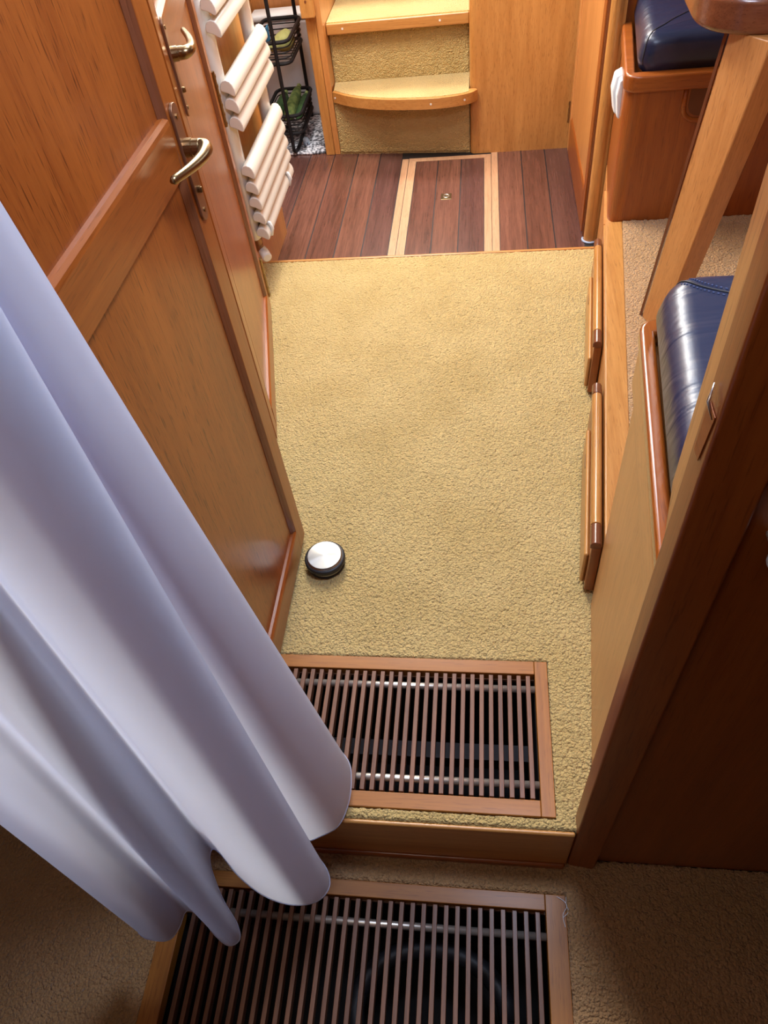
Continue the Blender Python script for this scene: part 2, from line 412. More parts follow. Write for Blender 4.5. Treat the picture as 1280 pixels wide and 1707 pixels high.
struct('trim_3', bm, plain('dark_hose', (0.02, 0.02, 0.024), 0.5), 'dark hose looping in the well under the lower floor grating', 'hose', smooth=True)

def grate(label, x0, x1, y0, y1, z, fw, slx0, pitch, rods, sidefw=None, lowy=None, tone='frame'):
    t = thing('floor_grate', label, 'grating', ((x0 + x1) / 2, (y0 + y1) / 2, z), group=None)
    sf = sidefw or fw
    for ya, yb in ((y1 - fw, y1), (y0, y0 + fw)):
        bm = B(); box(bm, x0, x1 - sf, ya, yb, z - 0.03, z + 0.001)
        link('frame_rail', bm, wd(tone, 'X', scale=22, rough=0.5, coat=0.05), t, bevel=0.0015)
    for xa, xb, e in ((x1 - sf + 0.0005, x1, 0.0), (x0, x0 + sf, fw + 0.001)):
        bm = B(); box(bm, xa, xb, y0 + e, y1 - e, z - 0.03, z + 0.001)
        link('frame_stile', bm, wd(tone, 'Y', scale=22, rough=0.5, coat=0.05), t, bevel=0.0015)
    bm = B(); x = slx0
    while x > x0 + sf + 0.004:
        box(bm, x - 0.0045, x + 0.0045, y0 + fw + 0.003, y1 - fw - 0.003, z - 0.022, z - 0.001); x -= pitch
    link('slats', bm, wd('slat', 'Y', scale=30, coat=0.05, rough=0.5), t, bevel=0.0008)
    for ry in rods:
        bm = B(); tube(bm, [(x0 + sf - 0.004, ry, z - 0.014), (x1 - sf + 0.004, ry, z - 0.012)], 0.0075, 14)
        link('spacer_rod', bm, plain('dull_aluminium', (0.60, 0.57, 0.50), 0.35, metal=0.8), t, smooth=True)
    for ya, yb in ((y0 + fw - 0.006, y0 + fw + 0.002), (y1 - fw - 0.002, y1 - fw + 0.006)):
        bm = B(); box(bm, x0 + sf - 0.004, x1 - sf + 0.004, ya, yb, z - 0.034, z - 0.024)
        link('ledge', bm, wd('slat', 'X'), t)
    return t
grate('upper teak floor grating set in the beige passage carpet above the step', -0.50, 0.139, 0.440, 0.759, 0.0, 0.030, 0.0985, 0.0192, (0.700, 0.502), sidefw=0.027)
grate('lower teak floor grating below the step in the foreground floor', -0.640, 0.167, -0.30, 0.356, ZL, 0.030, 0.112, 0.0222, (0.283, 0.02), sidefw=0.040)
bm = B()
tube(bm, spline([(0.150, 0.352, ZL + .003), (0.163, 0.345, ZL + .004), (0.168, 0.335, ZL + .006), (0.160, 0.320, ZL + .003), (0.163, 0.300, ZL + .003)], 6), 0.0006, 6)
tube(bm, spline([(0.168, 0.352, ZL + .003), (0.167, 0.338, ZL + .006), (0.171, 0.327, ZL + .004), (0.160, 0.316, ZL + .003)], 6), 0.0006, 6)
props(link('loose_thread', bm, PLASTIC), 'loose white thread on the corner of the lower floor grating', 'thread')

# ------------------------------------------------------------------ walls
bm = B(); box(bm, -1.82, 1.82, -1.22, 4.92, 1.90, 1.93)
struct('ceiling', bm, PAINT, 'pale ceiling of the cabin', 'ceiling')
bm = B(); box(bm, -1.85, 1.85, -1.25, 4.95, -0.74, -0.70)
struct('floor', bm, DARK, 'dark slab added under the floors to stop stray light', 'floor')  # unseen slab, keeps world light from leaking through floor gaps
bm = B(); box(bm, -1.62, -1.60, -1.2, 0.425, -0.7, 1.9)
struct('wall_left', bm, wd('teak', 'Z'), 'wood wall on the left of the lower cabin', 'wall')
bm = B(); box(bm, 1.60, 1.62, -1.2, 0.425, -0.7, 1.9)
struct('wall_right', bm, wd('teak', 'Z'), 'wood wall on the right of the lower cabin', 'wall')
bm = B(); box(bm, -1.6, 1.6, -1.22, -1.2, -0.7, 1.9)
struct('wall_back', bm, wd('teak', 'Z'), 'wood wall at the rear of the lower cabin', 'wall')
bm = B(); box(bm, 1.80, 1.82, 0.45, 4.9, -0.7, 1.9)
struct('wall_right', bm, wd('teak', 'Z'), 'wood hull side beyond the dinette', 'wall')
bm = B(); box(bm, -1.82, -1.80, 0.45, 4.9, -0.7, 1.9)
struct('wall_left', bm, wd('orange', 'Z'), 'wood hull side beyond the galley', 'wall')
bm = B(); box(bm, -1.8, 1.8, 4.9, 4.92, -0.7, 1.9)
struct('wall_front', bm, wd('orange', 'Z'), 'wood wall closing the far end beyond the steps', 'wall')
# near bulkhead, left and right of the opening
bm = B(); box(bm, -1.8, -0.472, 0.42, 0.45, ZL - 0.03, 1.9)
struct('wall_left', bm, wd('teak', 'Z'), 'wood bulkhead left of the opening, behind the white curtain', 'wall')
bm = B(); box(bm, 0.226, 1.8, 0.424, 0.448, ZL - 0.0, 1.9)
struct('wall_right', bm, wd('teak', 'Z'), 'dark wood bulkhead panel filling the lower right of the view', 'wall')
bm = B(); prism(bm, [(0.174, 0.412), (0.226, 0.406), (0.226, 0.449), (0.174, 0.449)], ZL, 1.9)
struct('trim_4', bm, wd('teak', 'Z', coat=0.2, rough=0.4), 'wood post edging the dark bulkhead on the right of the opening', 'trim', bevel=0.004)

# ------------------------------------------------------------------ doors
def lever(root, y, z, d, name='handle'):
    """back plate on the face x=0 (towards +x); lever pointing to -y*d"""
    bm = B(); pts = []
    hw, z0, z1 = 0.0135, z - 0.110, z + 0.062
    for k in range(13): aa = PI * k / 12; pts.append((y + hw * math.cos(aa), z1 - hw + hw * math.sin(aa)))
    for k in range(13): aa = PI + PI * k / 12; pts.append((y + hw * math.cos(aa), z0 + hw + hw * math.sin(aa)))
    hexa(bm, [(0.000, p, q) for p, q in pts], [(0.005, p, q) for p, q in pts])
    pl = link('handle_plate', bm, BRASS_D, root, local=True, bevel=0.001)
    for zz in (z1 - 0.018, z0 + 0.016):
        bm = B(); tube(bm, [(0.004, y, zz), (0.0068, y, zz)], 0.0036, 12)
        link('screw', bm, BRASS, pl, local=True)
    bm = B(); tube(bm, [(0.004, y, z - 0.062), (0.009, y, z - 0.062)], 0.0055, 12); tube(bm, [(0.009, y - .001, z - 0.066), (0.009, y - .001, z - 0.058)], 0.0025, 8)
    link('keyhole_rose', bm, BRASS, pl, local=True)
    bm = B(); tube(bm, [(0.005, y, z), (0.016, y, z), (0.0165, y, z), (0.026, y, z)], [0.0132, 0.0132, 0.0120, 0.0120], 20)
    link('spindle_collar', bm, BRASS, root, local=True, smooth=False)
    P = [(0.022, y, z), (0.029, y + 0.001 * d, z), (0.0355, y - 0.004 * d, z + .001), (0.0395, y - 0.018 * d, z + .001), (0.039, y - 0.042 * d, z + .001), (0.033, y - 0.076 * d, z + .003), (0.020, y - 0.120 * d, z + .006)]
    sp = spline(P, 6); m = len(sp) - 1
    rr = [(0.0122 - 0.0070 * (i / m) ** 1.6, 0.0120 - 0.0062 * (i / m) ** 1.4) for i in range(m + 1)]
    rr[-1] = (0.003, 0.003)
    bm = B(); tube(bm, sp, rr, 18)
    link(name, bm, BRASS, root, local=True, smooth=True)
def door(name, label, loc, rotz, width, free_max, h=1.78):
    """leaf in local coordinates: y along the width, visible face at x=0, thickness towards -x"""
    t = thing(name, label, 'door', loc, rotz, kind='structure')
    T = 0.034; s = 0.052; z0 = 0.012
    def strip(y0, y1): return (y0, y1) if free_max else (width - y1, width - y0)
    for y0, y1 in (strip(0, s), strip(width - s, width)):
        bm = B(); box(bm, -T, 0, y0, y1, z0, h)
        link('stile', bm, wd('teak', 'Z'), t, local=True, bevel=0.003)
    # moulding beside the stiles
    for y0, y1 in (strip(s, s + 0.014), strip(width - s - 0.014, width - s)):
        bm = B(); hexa(bm, [(-0.02, y0, 0.09), (0.0, y0, 0.09), (-0.004, (y0 + y1) / 2, 0.09), (-0.009, y1 - .001, 0.09), (-0.02, y1 - .001, 0.09)] if y0 < width / 2 else [(-0.02, y0 + .001, 0.09), (-0.009, y0 + .001, 0.09), (-0.004, (y0 + y1) / 2, 0.09), (0.0, y1, 0.09), (-0.02, y1, 0.09)],
             [(-0.02, y0, h), (0.0, y0, h), (-0.004, (y0 + y1) / 2, h), (-0.009, y1 - .001, h), (-0.02, y1 - .001, h)] if y0 < width / 2 else [(-0.02, y0 + .001, h), (-0.009, y0 + .001, h), (-0.004, (y0 + y1) / 2, h), (0.0, y1, h), (-0.02, y1, h)])
        q = link('moulding', bm, wd('mahogany', 'Z', coat=0.2), t, local=True); q['label'] = 'dark moulding strip'
    ya, yb = s + 0.001, width - s - 0.001
    def rail(za, zb, top, bot):
        bm = B(); prof = [(-0.028, za), (0.0, za)]
        if bot: prof = [(-0.028, za), (-0.009, za), (-0.002, za + 0.006)]
        prof += [(0.0015, zb - 0.012), (0.0005, zb - 0.006), (-0.004, zb - 0.001), (-0.010, zb), (-0.028, zb)] if top else [(0.0, zb), (-0.028, zb)]
        hexa(bm, [(x, ya, z) for x, z in prof], [(x, yb, z) for x, z in prof])
        return link('rail', bm, wd('teak', 'Y'), t, local=True)
    rail(z0, 0.090, True, False); rail(0.932, 1.022, True, True); rail(h - 0.09, h, False, True)
    for za, zb in ((0.088, 0.934), (1.020, h - 0.088)):
        bm = B(); box(bm, -0.024, -0.010, s + 0.002, width - s - 0.002, za, zb)
        link('panel', bm, wd('teak', 'Z', scale=13, stretch=0.06, pores=0.8), t, local=True)
    return t
t = door('door_1', 'open teak panel door in the foreground, held by the round steel stop', (-0.441, 0.418, 0), -0.0045, 0.674, False)
lever(t, 0.674 - 0.030, 0.968, 1)
t = door('door_2', 'second open teak panel door, behind the first and beside the towel radiator', (-0.573, 1.432, 0), math.atan2(0.217, 0.976), 0.672, True)
lever(t, 0.066, 0.962, -1)
for zz in (0.05, 0.60, 1.5):
    bm = B(); tube(bm, [(0.001, 0.674, zz), (0.001, 0.674, zz + 0.14)], 0.006, 10)
    for k in range(6): tube(bm, [(0.001, 0.674, zz + 0.005 + k * 0.024), (0.001, 0.674, zz + 0.013 + k * 0.024)], 0.0075, 10)
    link('hinge', bm, BRASS, t, local=True)
# jamb between door and radiator
bm = B(); prism(bm, [(-0.738, 2.104), (-0.729, 2.108), (-0.742, 2.150), (-0.80, 2.175), (-0.80, 2.106)], 0.0, 1.9)
struct('trim_5', bm, wd('honey', 'Z'), 'wood jamb between the second door and the towel radiator', 'trim', bevel=0.003)
bm = B(); box(bm, -0.84, -0.81, 2.10, 2.79, ZG, 1.9)
struct('wall_left', bm, wd('orange', 'Z', scale=10), 'orange wood panel wall behind the towel radiator', 'wall', bevel=0.003)
bm = B(); box(bm, -1.78, -0.80, 2.10, 2.12, -0.02, 1.9)
struct('wall_left', bm, wd('orange', 'Z'), 'wood partition behind the second door', 'wall')

# ------------------------------------------------------------------ towel radiator
t = thing('towel_radiator', 'white ladder towel radiator on the orange wood wall', 'radiator', (-0.76, 2.46, 0.14))
for y in (2.264, 2.690):
    bm = B(); tube(bm, [(-0.766, y, 0.172), (-0.766, y, 0.176), (-0.766, y, 1.45)], [(0.016, 0.030), (0.020, 0.034), (0.020, 0.034)], 28)
    link('upright_tube', bm, WHITE, t, smooth=True)
first = None
for z in (1.25, 1.20, 1.10, 1.05, 1.0, 0.853, 0.800, 0.651, 0.603, 0.552, 0.408, 0.356, 0.306, 0.256, 0.202):
    if first is None:
        bm = B(); prof = []
        for k in range(15):
            aa = -PI / 2 + PI * k / 14
            prof.append((0.036 * math.cos(aa) if k not in (0, 14) else 0.0, 0.0225 * math.sin(aa)))
        prof = [(-0.006, 0.003), (-0.003, 0.013), (0.004, 0.0205), (0.014, 0.0225), (0.024, 0.0185), (0.031, 0.009), (0.035, -0.004), (0.0355, -0.017), (0.032, -0.0225), (0.026, -0.021), (0.013, -0.013), (0.002, -0.009), (-0.006, -0.006)]
        hexa(bm, [(-0.746 + x, 2.222, z + q) for x, q in prof], [(-0.746 + x, 2.712, z + q) for x, q in prof])
        first = link('bar', bm, WHITE, t, bevel=0.003); z00 = z
    else:
        c = dup(first, t); c.location = (0, 0, z - z00)
for y, z in ((2.262, 0.20), (2.62, 0.20)):
    bm = B(); tube(bm, [(-0.735, y, z - 0.022), (-0.712, y, z - 0.020), (-0.706, y, z), (-0.712, y, z + 0.020), (-0.735, y, z + 0.030)], 0.0065, 10)
    link('clip', bm, PLASTIC, t, smooth=True)
bm = B(); lathe(bm, [(0, 0.135), (0.0125, 0.135), (0.0125, 0.150), (0.0155, 0.151), (0.0155, 0.168), (0.0120, 0.169), (0.0120, 0.176), (0, 0.176)], -0.766, 2.262, 20)
tube(bm, spline([(-0.766, 2.262, 0.145), (-0.764, 2.262, 0.125), (-0.756, 2.255, 0.118)], 5), 0.014, 16)
v = link('valve', bm, BRASS_D, t, smooth=False)
bm = B(); tube(bm, [(-0.762, 2.268, 0.121), (-0.752, 2.252, 0.117), (-0.738, 2.228, 0.113), (-0.736, 2.225, 0.1125)], [0.0165, 0.0185, 0.0175, 0.013], 20)
q = link('valve_cap', bm, WHITE, v); q['label'] = 'white plastic valve cap'
bm = B(); tube(bm, [(-0.766, 2.690, 0.185), (-0.766, 2.690, 0.11), (-0.80, 2.690, 0.10)], 0.009, 12)
link('valve', bm, BRASS_D, t, smooth=False)

# ------------------------------------------------------------------ door stop
t = thing('door_stop', 'round spun-steel door stop with black rubber rings on the beige carpet', 'door stop', (-0.372, 1.006, 0.0))
bm = B(); lathe(bm, [(0, 0.001), (0.041, 0.001), (0.043, 0.004), (0.043, 0.034), (0.041, 0.036), (0, 0.036)], -0.372, 1.006)
link('body', bm, STEEL, t, bevel=0.001)
for z0, z1, r in ((0.001, 0.009, 0.0455), (0.018, 0.033, 0.0490)):
    bm = B(); lathe(bm, [(0.040, z0), (r - 0.003, z0), (r, z0 + 0.003), (r, z1 - 0.003), (r - 0.003, z1), (0.040, z1)], -0.372, 1.006)
    link('rubber_ring', bm, RUBBER, t, smooth=True)
bm = B(); lathe(bm, [(0.0415, 0.030), (0.0415, 0.0385), (0.0405, 0.0395), (0.0, 0.0398)], -0.372, 1.006, 96)
link('top_disc', bm, SPUN, t, bevel=0.0006)

# ------------------------------------------------------------------ raised platform and its drawers
bm = B()
prism(bm, [(fas(0.45) + .002, 0.45), (1.8, 0.45), (1.8, 2.19), (0.378, 2.19)], -0.02, 0.196)
struct('floor', bm, wd('honey', 'Z', coat=0.2), 'raised wooden platform carrying the dinette seats', 'platform')
pile_struct([quad(fas(0.95) + 0.054, 1.3, 0.95, fas(2.19) + 0.054, 1.3, 2.19, 0.206, 0.0042)], 'tan loop pile carpet on the raised dinette platform between the two blue seats', 'carpet', CARPET2)
bm = B(); prism(bm, [(fas(0.90), 0.90), (fas(0.90) + 0.056, 0.90), (fas(2.187) + 0.056, 2.187), (fas(2.187) + 0.004, 2.187)], 0.186, 0.205)
struct('trim_6', bm, wd('orange', 'Y', scale=24), 'teak edging strip along the raised dinette platform', 'trim', bevel=0.003)
bm = B(); prism(bm, [(fas(2.187), 2.187), (fas(2.187) + .03, 2.187), (0.430, 2.40), (0.402, 2.40)], -0.1, 0.198)
struct('trim_6', bm, wd('honey', 'Z'), 'wood facing at the far end of the platform side', 'trim')
rz = -math.atan(0.101)
def drawer(y0, y1, label):
    L = (y1 - y0) / math.cos(rz)
    t = thing('drawer', label, 'drawer', (fas(y0), y0, 0.0), rz, 'drawers in the side of the raised platform')
    bm = B(); box(bm, -0.022, -0.001, 0.0, L, 0.014, 0.178); link('front', bm, wd('teak', 'Z', scale=12), t, local=True, bevel=0.003)
    def rim(a, b, tone, ax, nm, lab=None):
        bm = B(); prof = [(-0.026, 0.172), (-0.026, 0.184), (-0.022, 0.190), (-0.015, 0.193), (-0.007, 0.190), (-0.003, 0.184), (-0.003, 0.172)]
        hexa(bm, [(x, a, z) for x, z in prof], [(x, b, z) for x, z in prof])
        q = link(nm, bm, wd(tone, ax, rough=0.22), t, local=True, bevel=0.002)
        if lab: q['label'] = lab
    rim(0.052, L - 0.035, 'orange', 'Y', 'top_rim')
    rim(-0.004, 0.051, 'mahogany', 'Y', 'end_cap', 'dark end cap of the rim')
    rim(L - 0.034, L + 0.002, 'mahogany', 'Y', 'end_cap', 'dark end cap of the rim')
    bm = B()
    y_a, y_b = 0.02, L - 0.09
    box(bm, -0.032, -0.0215, y_a, y_b, 0.016, 0.118)
    link('pull_board', bm, wd('orange', 'Y'), t, local=True, bevel=0.005)
    bm = B(); yc = L * 0.62; prof = [(yc + 0.022 * math.cos(k * PI / 10), 0.110 - 0.018 * math.sin(k * PI / 10)) for k in range(11)]
    hexa(bm, [(-0.0328, y, z) for y, z in prof], [(-0.022, y, z) for y, z in prof])
    q = link('finger_notch', bm, wd('mahogany', 'Y'), t, local=True); q['label'] = 'dark finger notch'
drawer(0.933, 1.433, 'nearer wooden drawer front in the platform side, next to the near seat')
drawer(1.603, 2.112, 'farther wooden drawer front in the platform side, close to the plank floor')

# ------------------------------------------------------------------ near dinette seat
sx = lambda y: 0.204 + 0.088 * (y - 0.455)
t = thing('dinette_bench', 'near dinette bench box of pale brown wood, half hidden behind the dark bulkhead', 'bench', (0.5, 0.7, 0.0))
poly = rounded([(sx(0.455), 0.455), (1.2, 0.455), (1.2, 0.925), (sx(0.925), 0.925)], {3: 0.02})
bm = B(); 
pl = [(sx(0.455) + .0, 0.455), (sx(0.455) + 0.022, 0.455), (sx(0.925) + 0.022, 0.925), (sx(0.925) + 0.006, 0.925), (sx(0.90), 0.905)]
prism(bm, pl, 0.0, 0.66)
link('side_panel', bm, wd('honey', 'Z', scale=14, coat=0.25), t, bevel=0.002)
bm = B(); prism(bm, [(sx(0.925) + 0.01, 0.903), (1.2, 0.903), (1.2, 0.925), (sx(0.925) + 0.01, 0.925)], 0.206, 0.66)
link('front_panel', bm, wd('honey', 'Z'), t)
bm = B(); prism(bm, [(sx(0.455) + 0.023, 0.455), (1.2, 0.455), (1.2, 0.902), (sx(0.90) + 0.023, 0.902)], 0.62, 0.66)
link('seat_board', bm, wd('teak', 'X'), t)
bm = B(); prism(bm, [(sx(0.455) - 0.010, 0.456), (sx(0.455) + 0.03, 0.456), (sx(0.93) + 0.03, 0.935), (sx(0.93) - 0.007, 0.93)], 0.615, 0.690)
link('side_band', bm, wd('honey', 'Y'), t, bevel=0.004)
po = rounded([(sx(0.456) - 0.011, 0.456), (sx(0.456) + 0.012, 0.456), (sx(0.93) + 0.012, 0.925), (1.2, 0.925), (1.2, 0.962), (sx(0.96) - 0.010, 0.962)], {5: 0.03})
bm = B(); prism(bm, po, 0.690, 0.716)
link('top_trim', bm, wd('teak', 'Y', scale=24, rough=0.22, coat=0.6), t, bevel=0.007, seg=3)

def cushion(name, label, group, poly, z0, z1, r, seam, stitch, loc):
    t = thing(name, label, 'cushion', loc, 0, group)
    bm = B(); c = Vector((sum(p[0] for p in poly) / len(poly), sum(p[1] for p in poly) / len(poly)))
    rings = []
    # inset rings following a rounded profile
    prof = [(0.25, 0.0), (0.0, 0.10)] + [(-0.0, 0.45)]
    H = z1 - z0
    prof = [(r * 0.5, z0), (r * 0.08, z0 + 0.15 * H), (-0.004, z0 + 0.40 * H)]
    for k in range(1, 8):
        aa = PI / 2 * k / 7; prof.append((r * (1 - math.cos(aa)), z1 - r + r * math.sin(aa)))
        n = len(poly)
    def inset(d):
        out = []
        for i in range(n):
            p0 = Vector(poly[i - 1]); p1 = Vector(poly[i]); p2 = Vector(poly[(i + 1) % n])
            e1 = (p1 - p0).normalized(); e2 = (p2 - p1).normalized()
            nn = Vector((-e1.y, e1.x)) + Vector((-e2.y, e2.x))
            nn.normalize(); k = max(0.5, nn.dot(Vector((-e1.y, e1.x))))
            out.append(p1 + nn * d / k)
        return out
    for d, z in prof:
        rings.append([bm.verts.new((p.x, p.y, z)) for p in inset(d)])
    for a_, b_ in zip(rings, rings[1:]):
        for k in range(n): bm.faces.new([a_[k], a_[(k + 1) % n], b_[(k + 1) % n], b_[k]])
    top = rings[-1]; cx = sum(v.co.x for v in top) / n; cy = sum(v.co.y for v in top) / n
    for f_, dz in ((0.85, 0.003), (0.6, 0.007), (0.3, 0.010)):
        nr = [bm.verts.new((cx + (v.co.x - cx) * f_, cy + (v.co.y - cy) * f_, z1 + dz)) for v in rings[len(prof) - 1]]
        for k in range(n): bm.faces.new([top[k], top[(k + 1) % n], nr[(k + 1) % n], nr[k]])
        top = nr
    bm.faces.new(rings[0][::-1]); bm.faces.new(top)
    bmesh.ops.recalc_face_normals(bm, faces=bm.faces[:]); bvh = BVHTree.FromBMesh(bm)
    def on(p, h):
        q_, n_, i_, d_ = bvh.find_nearest(p); return q_ + (n_ if n_.z > -0.1 else -n_) * h
    link('cover', bm, LEATHER, t, smooth=True)
    for sm in seam:
        bm = B(); tube(bm, [on(p, 0.0004) for p in spline(sm, 8)], 0.0016, 8)
        link('seam', bm, RUBBER, t, smooth=True)
    if stitch:
        bm = B()
        for sm in stitch:
            pts = [on(p, 0.0006) for p in spline(sm, 12)]
            for p, q in list(zip(pts, pts[1:]))[::2]:
                tube(bm, [p, p.lerp(q, 0.85)], 0.0011, 6)
        link('stitching', bm, plain('blue_thread', (0.05, 0.08, 0.18), 0.5), t)
    return t
def dense(poly, step=0.03):
    out = []
    for i, p in enumerate(poly):
        p = Vector(p); q = Vector(poly[(i + 1) % len(poly)]); m = max(1, int((q - p).length / step))
        for k in range(m): out.append(tuple(p.lerp(q, k / m)))
    return out
cp = dense(rounded([(sx(0.47) + 0.010, 0.515), (1.15, 0.515), (1.15, 0.962), (sx(0.96) + 0.010, 0.962)], {3: 0.060, 0: 0.03}, 8), 0.04)
zt = 0.806
cushion('seat_cushion', 'navy leather cushion on the near bench, beside the dark bulkhead', 'navy leather seat cushions', cp, 0.717, 0.80, 0.036,
        [[(0.282, 0.945, 0.770), (0.286, 0.930, 0.792), (0.298, 0.914, 0.801), (0.33, 0.893, 0.8035), (0.38, 0.868, 0.806), (0.45, 0.84, 0.808)]],
        [[(0.281, 0.926, 0.790), (0.298, 0.905, 0.801), (0.33, 0.884, 0.8035), (0.38, 0.859, 0.806), (0.45, 0.831, 0.808)],
         [(0.292, 0.936, 0.792), (0.303, 0.922, 0.801), (0.33, 0.902, 0.8035), (0.38, 0.877, 0.806), (0.45, 0.849, 0.808)]], (0.6, 0.7, 0.717))
t = thing('backrest_board', 'wooden backrest board rising between the near blue cushion and the dark bulkhead', 'backrest', (0.5, 0.47, 0.72))
bm = B()
hexa(bm, [(0.187, 0.451, 0.735), (1.1, 0.451, 0.735), (1.1, 0.456, 0.735), (0.187, 0.456, 0.735)], [(0.188, 0.451, 0.85), (1.1, 0.451, 0.85), (1.1, 0.502, 0.85), (0.188, 0.502, 0.85)])
hexa(bm, [(0.188, 0.451, 0.8502), (1.1, 0.451, 0.8502), (1.1, 0.502, 0.8502), (0.188, 0.502, 0.8502)], [(0.190, 0.451, 1.40), (1.1, 0.451, 1.40), (1.1, 0.512, 1.40), (0.190, 0.512, 1.40)])
link('board', bm, wd('honey', 'Z', scale=20), t)
# catch on the bulkhead post and hook on the panel
t = thing('catch_plate', 'small worn metal catch on the edge of the right bulkhead post', 'catch', (0.173, 0.43, 1.0))
bm = B(); hexa(bm, [(0.1735, 0.418, 1.012), (0.1735, 0.438, 1.012), (0.1735, 0.438, 0.96), (0.1735, 0.424, 0.96)], [(0.1728, 0.418, 1.012), (0.1728, 0.438, 1.012), (0.1728, 0.438, 0.96), (0.1728, 0.424, 0.96)])
link('ribbed_strip', bm, wd('teak', 'Y', rough=0.5, coat=0.05), t)
bm = B(); tube(bm, [(0.172, 0.437, 1.030), (0.169, 0.430, 1.018), (0.172, 0.420, 1.008)], [0.0005, 0.0016, 0.0005], 8)
link('tongue', bm, STEEL, t, smooth=True)
t = thing('coat_hook', 'small white knob hook on the dark bulkhead at the right edge', 'hook', (0.257, 0.424, 0.868))
bm = B(); tube(bm, [(0.257, 0.424, 0.868), (0.257, 0.398, 0.868)], 0.006, 12); link('stem', bm, PLASTIC, t, smooth=True)
bm = B(); bmesh.ops.create_uvsphere(bm, u_segments=20, v_segments=12, radius=0.0125, matrix=Matrix.Translation((0.257, 0.392, 0.868))); link('knob', bm, PLASTIC, t, smooth=True)

# ------------------------------------------------------------------ dinette table
t = thing('dinette_table', 'dark wood dinette table with a rounded corner and a slanted leg', 'table', (0.75, 1.8, 0.2))
po = rounded([(0.412, 1.622), (1.25, 1.600), (1.25, 2.05), (0.425, 2.05)], {0: 0.13, 3: 0.10}, 12)
bm = B(); prism(bm, po, 0.872, 0.935); link('tabletop', bm, wd('mahogany', 'X', rough=0.25, coat=0.5), t, bevel=0.012, seg=4)
bm = B()
lo = [(0.4245, 1.688, 0.205), (0.449, 1.600, 0.205), (0.505, 1.648, 0.205), (0.490, 1.72, 0.205)]
hi = [(0.476, 1.668, 0.873), (0.533, 1.584, 0.873), (0.598, 1.625, 0.873), (0.56, 1.72, 0.873)]
hexa(bm, lo, hi); link('leg', bm, wd('honey', 'Z', scale=26), t, bevel=0.003)
bm = B()
lo = [(0.418, 1.693, 0.205), (0.4225, 1.688, 0.205), (0.4285, 1.700, 0.205), (0.424, 1.706, 0.205)]
hi = [(0.4695, 1.674, 0.873), (0.474, 1.669, 0.873), (0.480, 1.682, 0.873), (0.4755, 1.688, 0.873)]
hexa(bm, lo, hi); q = link('leg_dark_strip', bm, wd('mahogany', 'Z'), t); q['label'] = 'thin dark strip along the leg'  # narrow darker strip on the left edge of the leg

# ------------------------------------------------------------------ far dinette seat
t = thing('dinette_bench', 'far dinette bench box of brown wood with a rounded corner, beyond the table leg', 'bench', (0.8, 2.5, -0.1))
po = rounded([(0.387, 2.189), (1.3, 2.189), (1.3, 2.60), (0.431, 2.60)], {0: 0.05}, 10)
bm = B(); prism(bm, po, 0.198, 0.575); link('box', bm, wd('teak', 'Z', scale=10), t)
bm = B(); prism(bm, [(0.408, 2.405), (0.45, 2.405), (0.45, 2.59), (0.429, 2.59)], ZG, 0.196); link('plinth', bm, wd('honey', 'Z'), t)
po = rounded([(0.379, 2.178), (1.3, 2.178), (1.3, 2.215), (0.411, 2.215), (0.456, 2.62), (0.424, 2.62)], {0: 0.05}, 10)
bm = B(); prism(bm, po, 0.575, 0.618); link('top_trim', bm, wd('teak', 'X', scale=22), t, bevel=0.007, seg=3)
bm = B(); prism(bm, [(0.468, 2.217), (1.3, 2.217), (1.3, 2.598), (0.468, 2.598)], 0.576, 0.600); link('seat_board', bm, wd('teak', 'X'), t)
bm = B(); prof = rounded([(0.560, 0.575), (0.560, 0.505), (0.76, 0.505), (0.76, 0.575)], {1: 0.035, 2: 0.035}, 8)
hexa(bm, [(x, 2.1875, z) for x, z in prof], [(x, 2.1865, z) for x, z in prof]); 
q = link('hand_hold_shade', bm, plain('recess_shade_brown', (0.12, 0.035, 0.010), 0.5), t); q['label'] = 'flat rounded patch with the shade of the recess in its colour'  # no hollow here: darker brown paints the shade of the recess
bm = B(); pr = rounded([(0.548, 0.575), (0.548, 0.492), (0.772, 0.492), (0.772, 0.575)], {1: 0.045, 2: 0.045}, 8)
tube(bm, [(p[0], 2.189, p[1]) for p in pr], 0.007, 10)
link('hand_hold_rim', bm, wd('teak', 'X'), t, smooth=True)
bm = B(); box(bm, 0.395, 1.3, 2.62, 2.66, 0.2, 1.3); link('backrest', bm, wd('teak', 'Z'), t)
cp = dense(rounded([(0.415, 2.208), (1.2, 2.208), (1.2, 2.612), (0.458, 2.612)], {0: 0.05}, 8), 0.04)
cushion('seat_cushion', 'navy leather cushion on the far bench, behind the table corner', 'navy leather seat cushions', cp, 0.602, 0.705, 0.036,
        [[(0.425, 2.219, 0.63), (0.426, 2.220, 0.675), (0.438, 2.233, 0.698), (0.475, 2.27, 0.706), (0.52, 2.32, 0.708), (0.59, 2.37, 0.7105), (0.75, 2.42, 0.7125)]], None, (0.8, 2.4, 0.60))
# white vent cowl on the bench side
t = thing('vent_cowl', 'small white plastic cowl on the side of the far blue seat', 'cowl', (0.39, 2.36, 0.5))
bm = B()
for y0, y1, d in ((2.315, 2.345, 0.022), (2.35, 2.40, 0.030)):
    P = [(0.409, y0, 0.45), (0.408 - d * .6, y0, 0.46), (0.408 - d, y0, 0.52), (0.408 - d * .8, y0, 0.56), (0.409, y0, 0.572)]
    hexa(bm, P, [(x, y1, z) for x, _, z in P])
link('shell', bm, PLASTIC, t, bevel=0.004)

